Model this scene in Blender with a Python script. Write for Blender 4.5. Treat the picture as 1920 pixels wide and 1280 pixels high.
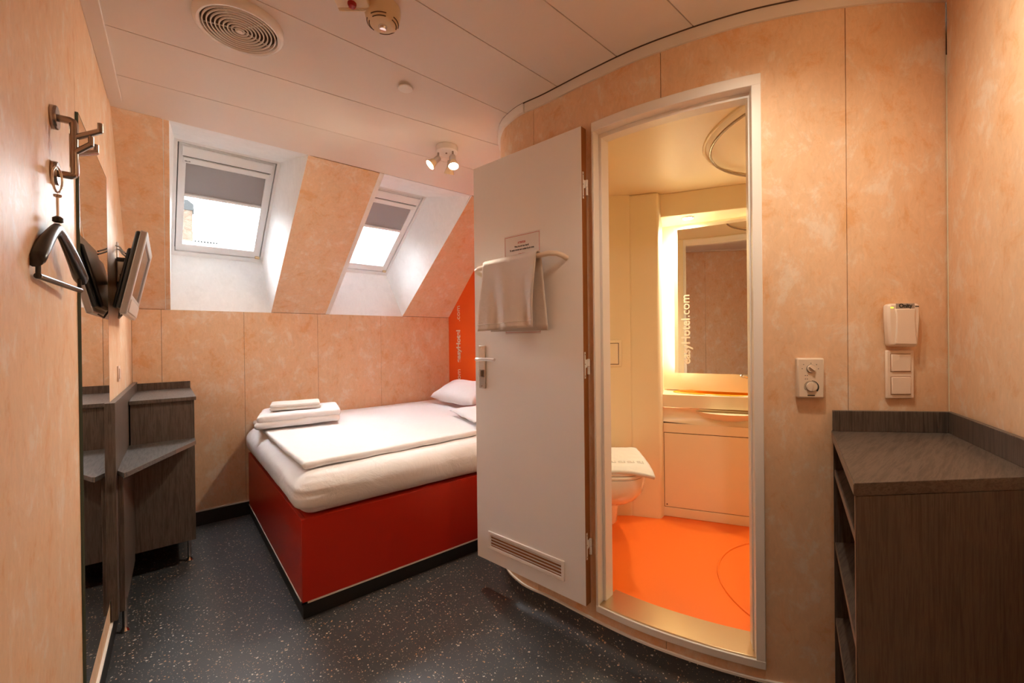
import bpy, bmesh, math, random
from mathutils import Vector, Matrix, noise
random.seed(7)
for _o in list(bpy.data.objects): bpy.data.objects.remove(_o)
S = bpy.context.scene
C = S.collection
R = math.radians

# ---------------------------------------------------------------- camera, world, exposure
cd = bpy.data.cameras.new('camera'); cam = bpy.data.objects.new('camera', cd); C.objects.link(cam)
cd.sensor_width = 36; cd.lens = 792 / 1920 * 36; cd.clip_start = .02; cd.clip_end = 200
M = Matrix.Rotation(R(-39.5), 3, 'Z') @ Matrix.Rotation(R(-.2), 3, 'X') @ Matrix.Rotation(R(.65), 3, 'Y')
right, fwd, up = M @ Vector((1, 0, 0)), M @ Vector((0, 1, 0)), M @ Vector((0, 0, 1))
cam.matrix_world = Matrix(((right.x, up.x, -fwd.x, 0), (right.y, up.y, -fwd.y, 0), (right.z, up.z, -fwd.z, 1.2), (0, 0, 0, 1)))
S.camera = cam
w = bpy.data.worlds.new('overcast_sky'); S.world = w; w.use_nodes = True
bg = w.node_tree.nodes['Background']; bg.inputs[0].default_value = (.93, .97, 1, 1); bg.inputs[1].default_value = 18.0
S.view_settings.view_transform = 'Standard'; S.view_settings.look = 'None'; S.view_settings.gamma = 1
S.view_settings.use_curve_mapping = False; S.view_settings.exposure = 1.0
S.cycles.use_denoising = True
S.cycles.max_bounces = 14; S.cycles.diffuse_bounces = 8; S.cycles.transparent_max_bounces = 16
LAMP = (1.0, .89, .70)            # warm halogen
P_SPOT, P_FILL, P_BATH = 23, 10, 14

# ---------------------------------------------------------------- materials
def mat(name, col=(.8, .8, .8), rough=.5, metal=0, spec=.5, coat=0):
    m = bpy.data.materials.new(name); m.use_nodes = True
    b = m.node_tree.nodes['Principled BSDF']
    b.inputs['Base Color'].default_value = (*col, 1); b.inputs['Roughness'].default_value = rough
    b.inputs['Metallic'].default_value = metal; b.inputs['Specular IOR Level'].default_value = spec
    b.inputs['Coat Weight'].default_value = coat
    return m
def nodes(m): return m.node_tree.nodes, m.node_tree.links, m.node_tree.nodes['Principled BSDF']
def coords(m, scale=(1, 1, 1), rot=(0, 0, 0)):
    n, l, b = nodes(m)
    t = n.new('ShaderNodeTexCoord'); mp = n.new('ShaderNodeMapping')
    mp.inputs['Scale'].default_value = scale; mp.inputs['Rotation'].default_value = rot
    l.new(t.outputs['Object'], mp.inputs[0]); return mp.outputs[0]
def noise_tex(m, vec, scale, detail=4, rough=.55, dist=0):
    n, l, b = nodes(m); t = n.new('ShaderNodeTexNoise')
    t.inputs['Scale'].default_value = scale; t.inputs['Detail'].default_value = detail
    t.inputs['Roughness'].default_value = rough; t.inputs['Distortion'].default_value = dist
    l.new(vec, t.inputs['Vector']); return t.outputs['Fac']
def ramp(m, fac, stops):
    n, l, b = nodes(m); r = n.new('ShaderNodeValToRGB')
    e = r.color_ramp.elements
    while len(e) < len(stops): e.new(.5)
    for k, (p, c) in enumerate(stops): e[k].position = p; e[k].color = (*c, 1)
    l.new(fac, r.inputs[0]); return r.outputs[0]
def bump(m, fac, strength=.2, dist=.002):
    n, l, b = nodes(m); u = n.new('ShaderNodeBump')
    u.inputs['Strength'].default_value = strength; u.inputs['Distance'].default_value = dist
    l.new(fac, u.inputs['Height']); l.new(u.outputs[0], b.inputs['Normal'])
def mix(m, fac, a, b_, mode='MIX', f=None):
    n, l, b = nodes(m); x = n.new('ShaderNodeMix'); x.data_type = 'RGBA'; x.blend_type = mode
    if fac is None: x.inputs[0].default_value = f
    else: l.new(fac, x.inputs[0])
    l.new(a, x.inputs[6]); l.new(b_, x.inputs[7]); return x.outputs[2]

def laminate(name, dark, mid, light, streak=1.0):
    m = mat(name, mid, .5, spec=.3); n, l, b = nodes(m)
    v = coords(m, (1, 1, .8)); f = noise_tex(m, v, 10, 9, .74, .35)
    c1 = ramp(m, f, [(.36, dark), (.46, mid), (.53, mid), (.62, light)])
    v2 = coords(m, (20, 20, 9)); f2 = noise_tex(m, v2, 2.2, 4, .7, 1.2)
    c2 = ramp(m, f2, [(.3, (.93, .93, .93)), (.7, (1.05, 1.05, 1.05))])
    l.new(mix(m, None, c1, c2, 'MULTIPLY', streak), b.inputs['Base Color'])
    return m
M_peach = laminate('peach_laminate', (.75, .435, .225), (.79, .54, .345), (.82, .655, .51))
M_reveal = laminate('white_reveal_board', (.84, .86, .87), (.88, .90, .91), (.91, .93, .94), .4)
M_reveal.node_tree.nodes['Principled BSDF'].inputs['Roughness'].default_value = .75
M_ceil = mat('ceiling_enamel', (.78, .70, .63), .5, spec=.35)
M_gap = mat('dark_joint', (.11, .06, .035), .8)
M_white = mat('white_enamel', (.86, .82, .78), .35)
M_line = mat('white_cap_strip', (.85, .82, .78), .4)
M_winwhite = mat('white_window_paint', (.85, .86, .87), .3)
M_door = mat('door_white', (.88, .855, .83), .32)
M_edge = mat('door_edge_brown', (.30, .105, .022), .45)
M_black = mat('black_rubber', (.012, .012, .013), .45)
M_blackplastic = mat('black_plastic', (.02, .018, .017), .3)
M_gasket = mat('dark_gasket', (.03, .035, .033), .6)
M_steel = mat('brushed_steel', (.62, .58, .54), .28, 1)
M_chrome = mat('polished_chrome', (.75, .74, .72), .08, 1)
M_hook = mat('satin_nickel', (.42, .36, .32), .25, 1)
M_silver = mat('silver_plastic', (.46, .42, .39), .3, .5)
M_screen = mat('dark_screen', (.03, .03, .032), .08)
M_red = mat('red_lacquer', (.50, .022, .006), .3, spec=.4)
M_orange = mat('orange_paint', (.90, .115, .006), .5)
M_letter = mat('cream_lettering', (.86, .77, .66), .5)
M_plate = mat('ivory_plastic', (.80, .66, .52), .35)
M_switch = mat('cream_switch_plastic', (.86, .70, .57), .3)
M_detect = mat('yellowed_plastic', (.72, .55, .33), .35)
M_dot = mat('print_black', (.03, .025, .02), .6)
M_redprint = mat('print_red', (.52, .06, .035), .6)
M_paper = mat('laminated_paper', (.80, .75, .72), .25)
M_reddome = mat('red_indicator', (.35, .008, .012), .1)
M_porc = mat('porcelain', (.86, .83, .78), .12, coat=.4)
M_grp = mat('cream_moulded_shell', (.87, .76, .54), .42)
M_grpp = mat('cream_panel_shell', (.87, .75, .55), .3)
M_bathfloor = mat('orange_resin_floor', (.94, .185, .02), .3)
M_basin = mat('orange_basin', (.95, .36, .02), .18)
M_brass = mat('gold_threshold_metal', (.66, .52, .33), .28, 1)
M_mirror = mat('mirror_glass', (.93, .93, .92), .0, 1)
M_blind = mat('grey_blind_cloth', (.34, .32, .32), .8)
M_socket = mat('beige_socket', (.72, .56, .46), .4)
M_capdark = mat('slate_cap', (.016, .0165, .0165), .8, spec=0)
M_farroof = mat('pale_roof_tile', (.72, .73, .74), .8)
M_fartile = mat('dark_ridge_tile', (.008, .008, .008), .8, spec=0)
M_wallwhite = mat('plain_shell', (.8, .72, .65), .6)

def emit(name, col, s):
    m = mat(name, col); b = m.node_tree.nodes['Principled BSDF']
    b.inputs['Emission Color'].default_value = (*col, 1); b.inputs['Emission Strength'].default_value = s; return m
M_bulb = emit('lit_halogen_face', (1, .84, .58), 22)
M_bulboff = mat('unlit_halogen_face', (.75, .66, .55), .2)
M_glow = mat('lamp_reflector_glass', (.85, .68, .45), .15)
M_led = emit('green_led', (.55, .9, .05), 1.0)

def glass():
    m = bpy.data.materials.new('window_glass'); m.use_nodes = True; n, l = m.node_tree.nodes, m.node_tree.links
    n.clear(); o = n.new('ShaderNodeOutputMaterial'); t = n.new('ShaderNodeBsdfTransparent'); g = n.new('ShaderNodeBsdfGlossy')
    g.inputs['Roughness'].default_value = 0; x = n.new('ShaderNodeMixShader'); f = n.new('ShaderNodeFresnel'); f.inputs[0].default_value = 1.45
    l.new(f.outputs[0], x.inputs[0]); l.new(t.outputs[0], x.inputs[1]); l.new(g.outputs[0], x.inputs[2]); l.new(x.outputs[0], o.inputs[0]); return m
M_glass = glass()

def wood(name, scale, rot=(0, 0, 0), a=(.060, .044, .036), b_=(.135, .102, .082)):
    m = mat(name, a, .42, spec=.4); n, l, b = nodes(m)
    v = coords(m, scale, rot); f = noise_tex(m, v, 1.0, 6, .62, .35)
    c = ramp(m, f, [(.30, a), (.47, tuple(.5 * (p + q) for p, q in zip(a, b_))), (.55, b_), (.68, a)])
    l.new(c, b.inputs['Base Color']); bump(m, f, .25, .0012); return m
M_wood = wood('dark_grey_oak_upright', (130, 130, 7))
M_woodtop = wood('dark_grey_oak_top', (9, 130, 130), (0, 0, R(-17)))
M_desktop = wood('grey_oak_desktop', (140, 12, 140), (0, 0, 0), (.055, .047, .043), (.13, .115, .105))
M_woodedge = mat('wood_edge_band', (.17, .115, .085), .4)

def floor_mat():
    m = mat('speckled_vinyl', (.02, .02, .02), .36, spec=.5); n, l, b = nodes(m)
    v = coords(m); d = noise_tex(m, v, 60, 2)
    base = ramp(m, noise_tex(m, v, 3, 3), [(.3, (.050, .053, .058)), (.7, (.062, .065, .070))])
    # small chips scattered in the vinyl
    sep = n.new('ShaderNodeVectorMath'); sep.operation = 'ADD'
    nv = n.new('ShaderNodeTexNoise'); nv.inputs['Scale'].default_value = 70; l.new(v, nv.inputs['Vector'])
    sc = n.new('ShaderNodeVectorMath'); sc.operation = 'SCALE'; sc.inputs[3].default_value = .016; l.new(nv.outputs['Color'], sc.inputs[0])
    l.new(v, sep.inputs[0]); l.new(sc.outputs[0], sep.inputs[1])
    out = base
    for scale, thr, cols in ((74, .19, [(0, (.46, .22, .10)), (.5, (.62, .42, .28)), (1, (.60, .56, .52))]), (128, .18, [(0, (.34, .16, .08)), (1, (.40, .36, .32))])):
        vo = n.new('ShaderNodeTexVoronoi'); vo.inputs['Scale'].default_value = scale; l.new(sep.outputs[0], vo.inputs['Vector'])
        sp = n.new('ShaderNodeSeparateColor'); l.new(vo.outputs['Color'], sp.inputs[0])
        th = n.new('ShaderNodeMath'); th.operation = 'MULTIPLY'; th.inputs[1].default_value = thr * 1.5; l.new(sp.outputs[0], th.inputs[0])
        lt = n.new('ShaderNodeMath'); lt.operation = 'LESS_THAN'; l.new(vo.outputs['Distance'], lt.inputs[0]); l.new(th.outputs[0], lt.inputs[1])
        cc = ramp(m, sp.outputs[1], cols); out = mix(m, lt.outputs[0], out, cc)
    l.new(out, b.inputs['Base Color']); bump(m, d, .25, .001); return m
M_floor = floor_mat()

def cloth(name, col, sc=9, st=.35, dist=.01):
    m = mat(name, col, .85, spec=.2); n, l, b = nodes(m)
    v = coords(m); f = noise_tex(m, v, sc, 5, .6, .8); bump(m, f, st, dist)
    b.inputs['Sheen Weight'].default_value = .2; return m
M_sheet = cloth('white_cotton', (.80, .79, .81), 7, .5, .018)
M_towel = cloth('white_towelling', (.76, .72, .68), 40, .3, .004)
M_handtowel = cloth('off_white_hand_towel', (.72, .64, .58), 30, .45, .006)

def brick_mat():
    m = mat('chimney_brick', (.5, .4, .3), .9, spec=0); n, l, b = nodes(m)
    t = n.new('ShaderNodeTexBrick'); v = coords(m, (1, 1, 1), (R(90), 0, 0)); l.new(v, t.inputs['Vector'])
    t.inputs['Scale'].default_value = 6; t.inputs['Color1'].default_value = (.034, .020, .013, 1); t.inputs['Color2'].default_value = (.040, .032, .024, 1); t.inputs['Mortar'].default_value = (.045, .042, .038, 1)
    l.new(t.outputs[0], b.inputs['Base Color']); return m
M_brick = brick_mat()

# ---------------------------------------------------------------- mesh helpers
def link(name, me, m, parent=None, smooth=False):
    o = bpy.data.objects.new(name, me); C.objects.link(o)
    if m: me.materials.append(m)
    if parent is not None:
        o.parent = parent; o.matrix_parent_inverse = parent.matrix_basis.inverted()
    if smooth:
        for p in me.polygons: p.use_smooth = True
    return o
def mesh(name, vs, fs, m, parent=None, smooth=False, weld=False):
    me = bpy.data.meshes.new(name); bm = bmesh.new()
    bv = [bm.verts.new(v) for v in vs]
    for f in fs:
        try: bm.faces.new([bv[i] for i in f])
        except ValueError: pass
    if weld: bmesh.ops.remove_doubles(bm, verts=bm.verts, dist=1e-5)
    bmesh.ops.recalc_face_normals(bm, faces=bm.faces)
    bm.to_mesh(me); bm.free()
    return link(name, me, m, parent, smooth)
def autosmooth(o, ang=40):
    for p in o.data.polygons: p.use_smooth = True
    o.data.set_sharp_from_angle(angle=R(ang)); return o
def bev(o, wd, seg=2):
    if wd:
        b = o.modifiers.new('bevel', 'BEVEL'); b.width = wd; b.segments = seg; b.limit_method = 'ANGLE'; b.angle_limit = R(40)
        autosmooth(o, 35)
    return o
def hexa(name, p, m, parent=None, wd=0):
    """eight corners: bottom four then top four, same order"""
    return bev(mesh(name, p, [(0, 1, 2, 3), (4, 5, 6, 7), (0, 1, 5, 4), (1, 2, 6, 5), (2, 3, 7, 6), (3, 0, 4, 7)], m, parent), wd)
def box(name, lo, hi, m, parent=None, wd=0):
    x0, y0, z0 = lo; x1, y1, z1 = hi
    return hexa(name, [(x0, y0, z0), (x1, y0, z0), (x1, y1, z0), (x0, y1, z0), (x0, y0, z1), (x1, y0, z1), (x1, y1, z1), (x0, y1, z1)], m, parent, wd)
def prism(name, poly, z0, z1, m, parent=None, wd=0):
    n = len(poly); vs = [(x, y, z0) for x, y in poly] + [(x, y, z1) for x, y in poly]
    fs = [tuple(range(n)), tuple(range(n, 2 * n))] + [(i, (i + 1) % n, n + (i + 1) % n, n + i) for i in range(n)]
    return bev(mesh(name, vs, fs, m, parent), wd)
class Fr:
    """a local frame: origin o, axes a (along), b (up), c (outward)"""
    def __init__(s, o, a, b, c): s.o, s.a, s.b, s.c = Vector(o), Vector(a), Vector(b), Vector(c)
    def __call__(s, u, v, w=0): return s.o + s.a * u + s.b * v + s.c * w
    def mat(s): return Matrix(((s.a.x, s.b.x, s.c.x, s.o.x), (s.a.y, s.b.y, s.c.y, s.o.y), (s.a.z, s.b.z, s.c.z, s.o.z), (0, 0, 0, 1)))
def fbox(name, F, u, v, w_, m, parent=None, wd=0):
    p = [F(u[0], v[0], w_[0]), F(u[1], v[0], w_[0]), F(u[1], v[1], w_[0]), F(u[0], v[1], w_[0]), F(u[0], v[0], w_[1]), F(u[1], v[0], w_[1]), F(u[1], v[1], w_[1]), F(u[0], v[1], w_[1])]
    return hexa(name, p, m, parent, wd)
def fpoly(name, F, pts, w_, m, parent=None, wd=0):
    n = len(pts); vs = [F(u, v, w_[0]) for u, v in pts] + [F(u, v, w_[1]) for u, v in pts]
    fs = [tuple(range(n)), tuple(range(n, 2 * n))] + [(i, (i + 1) % n, n + (i + 1) % n, n + i) for i in range(n)]
    return bev(mesh(name, vs, fs, m, parent), wd)
def fring(name, F, out, inn, w_, m, parent=None, wd=0):
    """flat rectangular ring, out/inn = (u0,v0,u1,v1)"""
    def c(r): return [(r[0], r[1]), (r[2], r[1]), (r[2], r[3]), (r[0], r[3])]
    vs = [F(u, v, ww) for ww in w_ for r in (out, inn) for u, v in c(r)]
    fs = []
    for i in range(4):
        j = (i + 1) % 4
        fs += [(i, j, 4 + j, 4 + i), (8 + i, 8 + j, 12 + j, 12 + i), (i, j, 8 + j, 8 + i), (4 + i, 4 + j, 12 + j, 12 + i)]
    return bev(mesh(name, vs, fs, m, parent), wd)
def tube(name, pts, r, m, parent=None, seg=12, closed=False):
    pts = [Vector(p) for p in pts]; n = len(pts); rs = r if isinstance(r, (list, tuple)) else [r] * n
    vs, fs = [], []; prev = None
    for i, p in enumerate(pts):
        if closed: t = pts[(i + 1) % n] - pts[i - 1]
        else: t = pts[min(i + 1, n - 1)] - pts[max(i - 1, 0)]
        t.normalize()
        if prev is None: prev = t.orthogonal().normalized()
        a = (prev - t * prev.dot(t)).normalized(); b = t.cross(a); prev = a
        for k in range(seg):
            q = 2 * math.pi * k / seg; vs.append(p + (a * math.cos(q) + b * math.sin(q)) * rs[i])
    for i in range(n if closed else n - 1):
        for k in range(seg):
            j = (i + 1) % n; fs.append((i * seg + k, i * seg + (k + 1) % seg, j * seg + (k + 1) % seg, j * seg + k))
    if not closed: fs += [tuple(range(seg)), tuple(range((n - 1) * seg, n * seg))]
    return autosmooth(mesh(name, vs, fs, m, parent), 50)
def lathe(name, prof, o, axis, m, parent=None, seg=32, ring=False):
    """prof: list of (radius, distance along axis from o)"""
    z = Vector(axis).normalized(); x = z.orthogonal().normalized(); y = z.cross(x); o = Vector(o); vs, fs = [], []
    for r, h in prof:
        for k in range(seg):
            a = 2 * math.pi * k / seg; vs.append(o + z * h + (x * math.cos(a) + y * math.sin(a)) * max(r, 1e-5))
    for i in range(len(prof) - 1):
        for k in range(seg): fs.append((i * seg + k, i * seg + (k + 1) % seg, (i + 1) * seg + (k + 1) % seg, (i + 1) * seg + k))
    if ring:
        e = (len(prof) - 1) * seg
        for k in range(seg): fs.append((e + k, e + (k + 1) % seg, (k + 1) % seg, k))
    else: fs += [tuple(range(seg)), tuple(range((len(prof) - 1) * seg, len(prof) * seg))]
    return autosmooth(mesh(name, vs, fs, m, parent), 40)
def soft(name, cen, half, m, parent=None, r=.03, seg=(22, 22, 8), amp=.004, freq=6, rotz=0, fn=None):
    """rounded, slightly uneven padded block"""
    h = Vector(half); r = min(r, *half); pts, fs = [], []
    def ax(n): return [math.sin((-.5 + i / n) * math.pi) for i in range(n + 1)]
    for d in range(3):
        e, f = (d + 1) % 3, (d + 2) % 3; A, B = ax(seg[e]), ax(seg[f])
        for sgn in (-1, 1):
            k0 = len(pts)
            for a in A:
                for b in B:
                    p = Vector((0, 0, 0)); p[d] = sgn * h[d]; p[e] = a * h[e]; p[f] = b * h[f]; pts.append(p)
            nb = len(B)
            for i in range(len(A) - 1):
                for j in range(nb - 1):
                    q = [k0 + i * nb + j, k0 + (i + 1) * nb + j, k0 + (i + 1) * nb + j + 1, k0 + i * nb + j + 1]
                    fs.append(tuple(q))
    out = []; cen = Vector(cen); rz = Matrix.Rotation(rotz, 3, 'Z')
    for p in pts:
        inn = Vector([max(-(h[i] - r), min(h[i] - r, p[i])) for i in range(3)]); n = (p - inn)
        n = n.normalized() if n.length > 1e-9 else Vector((0, 0, 0)); q = inn + n * r
        wq = cen + q
        q = q + n * amp * noise.noise(wq * freq) + n * amp * .5 * noise.noise(wq * freq * 2.7)
        if fn: q = fn(q, p)
        out.append(cen + rz @ q)
    return mesh(name, out, fs, m, parent, True, weld=True)
def text(name, s, size, F, m, parent=None, bold=0, extr=.0006, align='LEFT', shear=0, sx=1):
    cu = bpy.data.curves.new(name, 'FONT'); cu.body = s; cu.size = size; cu.offset = bold; cu.extrude = extr; cu.align_x = align; cu.shear = shear
    to = bpy.data.objects.new(name, cu); C.objects.link(to)
    bpy.context.view_layer.update()
    me = bpy.data.meshes.new_from_object(to.evaluated_get(bpy.context.evaluated_depsgraph_get()))
    bpy.data.objects.remove(to); bpy.data.curves.remove(cu)
    me.transform(Matrix.Diagonal((sx, 1, 1, 1))); wid = max((v.co.x for v in me.vertices), default=0)
    me.transform(F.mat()); me.materials.clear()
    return link(name, me, m, parent), wid
def empty(name, loc=(0, 0, 0)):
    o = bpy.data.objects.new(name, None); C.objects.link(o); o.location = loc; o.empty_display_size = .1
    o.matrix_basis = Matrix.Translation(Vector(loc)); return o
def tag(o, label, cat=None, kind=None, group=None):
    if label: o['label'] = label
    if cat: o['category'] = cat
    if kind: o['kind'] = kind
    if group: o['group'] = group
    return o
def struct(o, label, cat): return tag(o, label, cat, 'structure')
def copy_tree(o, parent=None):
    c = o.copy(); C.objects.link(c); c.parent = parent
    for ch in list(o.children): copy_tree(ch, c)
    return c

# ---------------------------------------------------------------- room shell
HC = 2.25; YB = 3.468; ZK = 1.418; YC = 2.55; XR = 2.085
def xl(y): return -.183 + (y - 1.9) * .02
floor = struct(box('floor', (-.6, -1.1, -.12), (3.2, 3.75, 0), M_floor), 'dark grey speckled vinyl floor of the bedroom', 'floor')

# ceiling: enamelled strips with open joints
ceil = struct(box('ceiling', (-.6, -1.1, HC + .006), (3.2, YC + .02, HC + .1), M_gap), 'off-white ceiling of wide enamelled strips', 'ceiling')
seams = [(YC + .004, YC - .004), (2.235, 2.165), (1.905, 1.815), (1.485, 1.52), (1.15, 1.225), (.895, .955), (.665, .70), (.35, .36), (-.05, -.05), (-1.1, -1.1)]
ycl = lambda s, x: s[0] + (s[1] - s[0]) * (x - .0) / 1.2
for a, b in zip(seams[:-1], seams[1:]):
    g = .0018; x0, x1 = -.3, 2.4
    poly = [(x0, ycl(b, x0) + g), (x1, ycl(b, x1) + g), (x1, ycl(a, x1) - g), (x0, ycl(a, x0) - g)]
    prism('panel', poly, HC, HC + .006, M_ceil, ceil)

# left wall
A0, A1 = Vector((xl(-.75), -.75, 0)), Vector((xl(YB), YB, 0)); dL = (A1 - A0).normalized()
FL = Fr((xl(0), 0, 0), dL, (0, 0, 1), (dL.y, -dL.x, 0))
def slope_z(y): return HC if y <= YC else HC - (y - YC) * (HC - ZK) / (YB - YC)
wl = struct(fpoly('wall_left', FL, [(-.8, 0), (YB + .02, 0), (YB + .02, ZK + .02), (YC, HC + .02), (-.8, HC + .02)], (-.12, -.008), M_gap), 'peach laminate panel wall on the left carrying the tall mirror', 'wall')
ys = [-.75, .47, 1.703, 3.078, YB]
for a, b in zip(ys[:-1], ys[1:]):
    a, b = a + .0012, b - .0012
    pts = [(a, .1), (b, .1), (b, slope_z(b))] + ([(YC, HC)] if a < YC < b else []) + [(a, slope_z(a))]
    fpoly('panel', FL, pts, (-.008, 0), M_peach, wl)
bl = struct(fbox('baseboard_left', FL, (-.75, YB), (0, .092), (-.004, .006), M_black), 'black skirting along the foot of the left wall', 'skirting')
fbox('cap_strip', FL, (-.75, YB), (.092, .1), (-.004, .008), M_line, bl)
t1 = struct(fbox('trim_1', FL, (-.75, 2.46), (HC - .012, HC), (0, .045), M_ceil, wd=.002), 'flat enamelled trim where left wall meets ceiling', 'trim')

# back knee wall
wb = struct(box('wall_back', (-.35, YB + .008, 0), (XR + .12, YB + .10, ZK), M_gap), 'low peach panel wall behind the bed under the roof slope', 'wall')
xs = [xl(YB), -.011, .434, .917, 1.419, XR]
for a, b in zip(xs[:-1], xs[1:]): box('panel', (a + .001, YB, .1), (b - .001, YB + .008, ZK - .001), M_peach, wb)
bb = struct(box('baseboard_back', (xl(YB), YB - .006, 0), (.46, YB + .004, .092), M_black), 'black skirting at the foot of the back wall', 'skirting')
box('cap_strip', (xl(YB), YB - .008, .092), (.46, YB + .004, .1), M_line, bb)

# sloping roof wall with two openings; F: u = x, v = 0 (knee) .. 1 (ceiling)
SL = Vector((0, YC - YB, HC - ZK)); NS = Vector((0, .672, .741))
FS = Fr((0, YB, ZK), (1, 0, 0), SL, NS)
op = [dict(bl=.036, br=.602, tl=.031, tr=.636), dict(bl=1.006, br=1.617, tl=1.080, tr=1.738)]
ws = empty('wall_sloping', (0.9, YB, ZK)); struct(ws, 'sloping peach roof wall holding the two skylights', 'wall')
def strip(b0, b1, t0, t1): fpoly('panel', FS, [(b0, 0.002), (b1, 0.002), (t1, .998), (t0, .998)], (0, .008), M_peach, ws)
strip(xl(YB), .010, xl(YC) + .0, .007); strip(.0125, .035, .0095, .030)
strip(.603, .985, .637, 1.058); strip(.987, 1.005, 1.06, 1.079); strip(1.618, XR, 1.739, XR + .09)
for b0, b1, t0, t1 in ((-.4, .034, -.4, .029), (.604, 1.004, .638, 1.078), (1.619, 2.4, 1.74, 2.4)):
    fpoly('backing', FS, [(b0, -.05), (b1, -.05), (t1, 1.05), (t0, 1.05)], (.008, .08), M_gap, ws)

# head wall in orange with lettering
wh = struct(box('wall_head', (XR, 1.7, 0), (XR + .1, YB + .03, HC), M_orange), 'bright orange wall at the head of the bed', 'wall')
def word(z, s, bold, size, m=M_letter):
    return text('lettering', s, size, Fr((XR - .0012, 3.272, z), (0, 0, 1), (0, 1, 0), (-1, 0, 0)), m, wh, bold, sx=.84)
word(1.0, 'easyHotel', .0032, .088); word(1.375, '.com', .0004, .088); word(.795, '.com', .0004, .088)

# ---------------------------------------------------------------- curved bathroom front wall
ctrl = [(2.3, 1.96), (2.06, 1.955), (1.80, 1.945), (1.60, 1.89), (1.45, 1.80), (1.34, 1.70), (1.2725, 1.59), (1.252, 1.50), (1.25, 1.42), (1.273, 1.309), (1.300, 1.1016), (1.335, .905), (1.392, .730), (1.457, .586), (1.520, .4825), (1.5875, .392), (1.6975, .267), (1.842, .147), (1.99, .04)]
pod = []
for i in range(1, len(ctrl) - 2):
    p0, p1, p2, p3 = (Vector(ctrl[k]) for k in (i - 1, i, i + 1, i + 2))
    for k in range(12):
        t = k / 12
        pod.append(.5 * ((2 * p1) + (p2 - p0) * t + (2 * p0 - 5 * p1 + 4 * p2 - p3) * t * t + (3 * p1 - p0 - 3 * p2 + p3) * t ** 3))
pod.append(Vector(ctrl[-2]))
arc = [0.0]
for a, b in zip(pod[:-1], pod[1:]): arc.append(arc[-1] + (b - a).length)
SEND = arc[-1]
def pod_at(s, off=0):
    s = max(0, min(SEND, s)); i = 0
    while i < len(arc) - 2 and arc[i + 1] < s: i += 1
    f = (s - arc[i]) / (arc[i + 1] - arc[i]); p = pod[i].lerp(pod[i + 1], f)
    a, b = pod[max(i - 1, 0)], pod[min(i + 2, len(pod) - 1)]; t = (b - a).normalized()
    return p + Vector((-t.y, t.x)) * off, t
def s_of_y(y): return next(arc[i] + (arc[i + 1] - arc[i]) * (pod[i].y - y) / (pod[i].y - pod[i + 1].y) for i in range(20, len(pod) - 1) if pod[i].y >= y > pod[i + 1].y)
def pod_sweep(name, s0, s1, z0, z1, o0, o1, m, parent=None, step=.03, wd=0):
    n = max(2, int((s1 - s0) / step) + 1); vs, fs = [], []
    for i in range(n + 1):
        s = s0 + (s1 - s0) * i / n; a, b = pod_at(s, o0)[0], pod_at(s, o1)[0]
        vs += [(*a, z0), (*b, z0), (*b, z1), (*a, z1)]
    for i in range(n):
        k = 4 * i
        for j in range(4): fs.append((k + j, k + (j + 1) % 4, k + 4 + (j + 1) % 4, k + 4 + j))
    fs += [(0, 1, 2, 3), tuple(4 * n + j for j in range(4))]
    return bev(autosmooth(mesh(name, vs, fs, m, parent), 30), wd)
DS0, DS1 = s_of_y(1.072), s_of_y(.536); DZ0, DZ1 = .135, 2.042
SK0, SK1, SK2 = s_of_y(1.365), s_of_y(.812), s_of_y(.346)
wp = empty('wall_bathroom_front', (1.25, 1.42, 0)); struct(wp, 'curved peach laminate front wall of the bathroom pod', 'wall')
g = .0012; ZT = 2.208
def podwall(s0, s1):
    """one panel; where the doorway crosses it, the strips above, below and beside it"""
    s0 += g; s1 -= g
    a, b = max(s0, DS0), min(s1, DS1)
    def piece(c, d, z0, z1): pod_sweep('panel', c, d, z0, z1, 0, .008, M_peach, wp)
    if a >= b: piece(s0, s1, .098, ZT); return
    if s0 < a: piece(s0, a, .098, ZT)
    piece(a, b, DZ1, ZT); piece(a, b, .098, DZ0)
    if b < s1: piece(b, s1, .098, ZT)
for a, b in ((.0, s_of_y(1.62)), (s_of_y(1.62), SK0), (SK0, SK1), (SK1, SK2), (SK2, SEND)): podwall(a, b)
for s0, s1, z0, z1 in ((0, DS0, 0, HC), (DS1, SEND, 0, HC), (DS0, DS1, DZ1, HC), (DS0, DS1, 0, DZ0)):
    pod_sweep('backing', s0, s1, z0, z1, .008, .03, M_gap, wp); pod_sweep('inner_lining', s0, s1, z0, min(z1, 2.06), .03, .065, M_grp, wp)
bp = empty('baseboard_bathroom', (1.25, 1.42, 0)); struct(bp, 'black coved skirting following the curved bathroom wall', 'skirting')
# coved profile swept along the curve
def cove(s0, s1, m, parent):
    prof = [(.0, .09), (-.005, .09), (-.006, .03), (-.012, .014), (-.028, .004), (-.05, .0006), (0, .0006)]
    n = 90; vs, fs = [], []; k = len(prof)
    for i in range(n + 1):
        s = s0 + (s1 - s0) * i / n
        for o, z in prof: vs.append((*pod_at(s, o)[0], z))
    for i in range(n):
        for j in range(k): fs.append((i * k + j, i * k + (j + 1) % k, (i + 1) * k + (j + 1) % k, (i + 1) * k + j))
    return autosmooth(mesh('cove', vs, fs, m, parent), 60)
cove(.55, SEND, M_floor, bp)
pod_sweep('cap_strip', .55, SEND, .09, .098, -.008, .004, M_line, bp)
t2 = empty('trim_2', (1.25, 1.42, ZT)); struct(t2, 'pale ceiling trim following the curved bathroom wall', 'trim')
pod_sweep('trim_strip', .3, s_of_y(1.41), ZT, HC - .002, -.014, .01, M_line, t2, wd=.002)
pod_sweep('trim_strip', s_of_y(1.407), SEND, ZT, HC - .002, -.008, .01, M_ceil, t2)
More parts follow.
